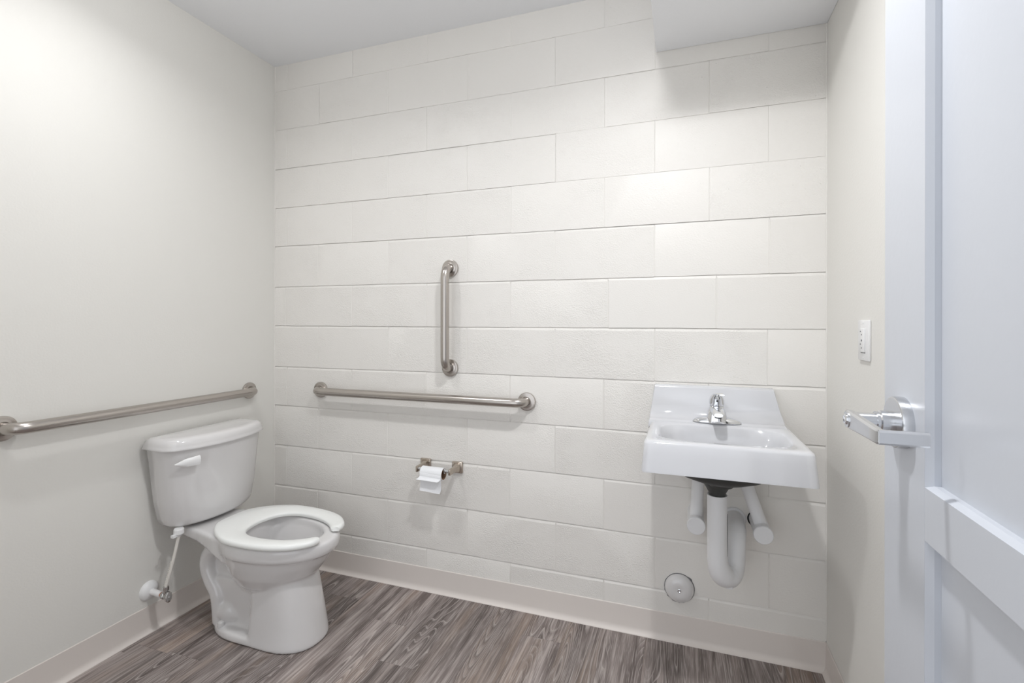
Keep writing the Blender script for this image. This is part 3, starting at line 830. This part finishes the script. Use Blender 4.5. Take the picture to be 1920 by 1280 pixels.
# drain trap with white cover
dt = thing('drain_trap', 'white-wrapped drain trap hanging below the sink from a dark fitting', 'drain pipe', (SX, -0.19, 0.50))
TY = -0.235; TX = 2.111
part('drain_fitting', g_lathe([(0.046, 0.0), (0.045, -0.006), (0.036, -0.022), (0.027, -0.038), (0.0265, -0.060)], (TX, TY, 0.706), (0, 0, 1), 32), M['iron'], dt, angle=40)
def cover_geo():
    path = [(TX, TY, 0.660), (TX, TY, 0.60), (TX, TY, 0.52), (TX + 0.001, TY, 0.455), (TX + 0.004, TY + 0.003, 0.425), (TX + 0.012, TY + 0.012, 0.398), (TX + 0.026, TY + 0.028, 0.380), (TX + 0.042, TY + 0.052, 0.378),
            (TX + 0.052, TY + 0.074, 0.395), (TX + 0.058, TY + 0.084, 0.420), (TX + 0.061, TY + 0.088, 0.445), (TX + 0.063, TY + 0.096, 0.470), (TX + 0.066, TY + 0.115, 0.490), (TX + 0.070, TY + 0.145, 0.500), (TX + 0.072, -0.006, 0.502)]
    P = catmull(path, 3)
    rad = []
    for p in P:
        rad.append((0.0312 if p.x < TX + 0.03 else 0.0345) + 0.0055 * math.exp(-((p.z - 0.385) / 0.04) ** 2) if p.y < -0.1 else 0.0330)
    return g_tube(P, rad, 28)
part('trap_cover', cover_geo(), M['cover'], dt, angle=60)
part('cover_seam', g_tube([(TX + 0.0312, TY - 0.005, 0.60), (TX + 0.0315, TY - 0.005, 0.53), (TX + 0.0312, TY - 0.004, 0.46)], 0.0012, 8), M['grey'], dt)
part('cover_drip_lip', g_loft([rrect(TX + 0.010, TX + 0.052, TY + 0.004, TY + 0.040, 0.014, 0.372), rrect(TX + 0.016, TX + 0.052, TY + 0.006, TY + 0.036, 0.012, 0.358), rrect(TX + 0.024, TX + 0.050, TY + 0.010, TY + 0.030, 0.009, 0.346)]), M['cover'], dt, angle=60)
part('wall_collar', g_lathe([(0.042, 0.0), (0.042, 0.004), (0.039, 0.008), (0.034, 0.009)], (TX + 0.072, 0.0, 0.502), (0, -1, 0), 32), M['cover'], dt, angle=40)

def stop_cover(label, vx, vz, vy, top, loc):
    t = thing('supply_cover', label, 'pipe cover', loc, 'white covers on the sink water supplies')
    part('valve_cover', g_lathe([(0.0285, 0.0), (0.0285, -vy - 0.022), (0.0310, -vy - 0.020), (0.0315, -vy - 0.002), (0.0300, -vy + 0.000), (0.0295, -vy + 0.001)], (vx, 0.0, vz), (0, -1, 0), 32), M['cover'], t, angle=35)
    p0 = Vector((vx, vy + 0.052, vz + 0.012)); p1 = Vector(top)
    part('tube_cover', g_tube(catmull([p0, p0.lerp(p1, 0.35) + Vector((0, -0.004, 0)), p0.lerp(p1, 0.7), p1], 5), 0.0215, 24), M['cover'], t, angle=60)
    if vx > 2.2: part('gap_shade_ring', g_lathe([(0.0300, 0.0), (0.0300, 0.0012)], (vx - 0.004, -0.0002, vz - 0.001), (0, -1, 0), 28), M['gap_shade'], t)  # black disk painting the shade in the gap at the wall
    return t
stop_cover('white supply pipe cover left of the drain trap', 2.048, 0.512, -0.150, (2.062, -0.085, 0.772), (2.048, 0, 0.512))
stop_cover('white supply pipe cover right of the drain trap, leaning toward the faucet', 2.262, 0.510, -0.150, (2.178, -0.085, 0.772), (2.262, 0, 0.510))

# cleanout cover on the wall
co = thing('cleanout_cover', 'round white domed cleanout cover low on the block wall under the sink', 'pipe cover', (1.991, 0, 0.208))
part('cap', g_lathe([(0.0535, 0.0), (0.0540, 0.003), (0.0530, 0.008), (0.0490, 0.016), (0.0410, 0.0225), (0.030, 0.0262), (0.0165, 0.0275), (0.0120, 0.0262), (0.001, 0.0255)], (1.991, 0.0, 0.208), (0, -1, 0), 48), M['china'], co, angle=50)
part('screw', g_lathe([(0.0070, 0.0), (0.0070, 0.002), (0.0050, 0.0025), (0.0015, 0.0010)], (1.991, -0.0256, 0.208), (0, -1, 0), 16), M['chrome'], co)
rj = random.Random(5)
n_ = 44
ro = [0.0555 + (0.0030 if 3.3 < 2 * PI * i / n_ < 5.0 else 0.0008) * rj.random() + (0.0035 if i in (5, 6) else 0) for i in range(n_)]
part('rough_cut_edge', g_loft([[(1.991 + r * math.cos(2 * PI * i / n_), -0.0016, 0.208 + r * math.sin(2 * PI * i / n_)) for i, r in enumerate(ro)],
                               [(1.991 + r * math.cos(2 * PI * i / n_), 0.003, 0.208 + r * math.sin(2 * PI * i / n_)) for i, r in enumerate(ro)]]), M['grey'], co)

# ================================================================== LIGHT SWITCH on the right wall
sw = thing('light_switch', 'narrow white wall switch plate beside the open door', 'switch', (W, -0.389, 1.183))
ya, yb2, za, zb = -0.431, -0.347, 1.127, 1.2395
part('cover_plate', g_box(W - 0.0065, W - 0.0002, ya, yb2, za, zb), M['plastic'], sw, bevel=0.002, seg=2, angle=40)
ym = (ya + yb2) / 2
pd = part('rocker', g_box(W - 0.0105, W - 0.006, ym - 0.0165, ym + 0.0165, 1.1500, 1.2165), M['plastic'], sw, bevel=0.0012, seg=2, angle=40)
for z, dy, s in ((1.2080, 0.007, 0.0020), (1.1990, -0.001, 0.0020), (1.1830, -0.001, 0.0030), (1.1725, 0.007, 0.0020), (1.1620, -0.001, 0.0020)):
    part('indicator', g_lathe([(s, 0.0), (s, 0.0010)], (W - 0.0104, ym + dy, z), (-1, 0, 0), 12), M['grey'], pd)
part('rocker_gap', g_box(W - 0.0072, W - 0.0064, ym - 0.0170, ym + 0.0170, 1.1478, 1.1502), M['grey'], sw, smooth=False)
for z in (1.2320, 1.1345):
    part('plate_screw', g_lathe([(0.0030, 0.0), (0.0028, 0.0008), (0.001, 0.001)], (W - 0.0064, ym, z), (-1, 0, 0), 12), M['plastic'], sw)

# drywall anchor holes and old screw scars beside the paper holder
sca = thing('wall_anchor_scars', 'row of small painted-over screw scars right of the paper holder', 'scar', (1.10, 0, 0.583))
rs = random.Random(3)
for x, z in ((1.0745, 0.5815), (1.1460, 0.5790)):
    v = []
    for j in range(3):
        cx, cz = x + rs.uniform(-0.002, 0.002), z + (j - 1) * 0.011
        v.append(g_lathe([(0.0032, -0.001), (0.0030, 0.0006), (0.0012, 0.0008), (0.0010, -0.001)], (cx, -0.0004, cz), (0, -1, 0), 9))
    part('scar', g_join(*v), M['mortar'], sca, angle=60)
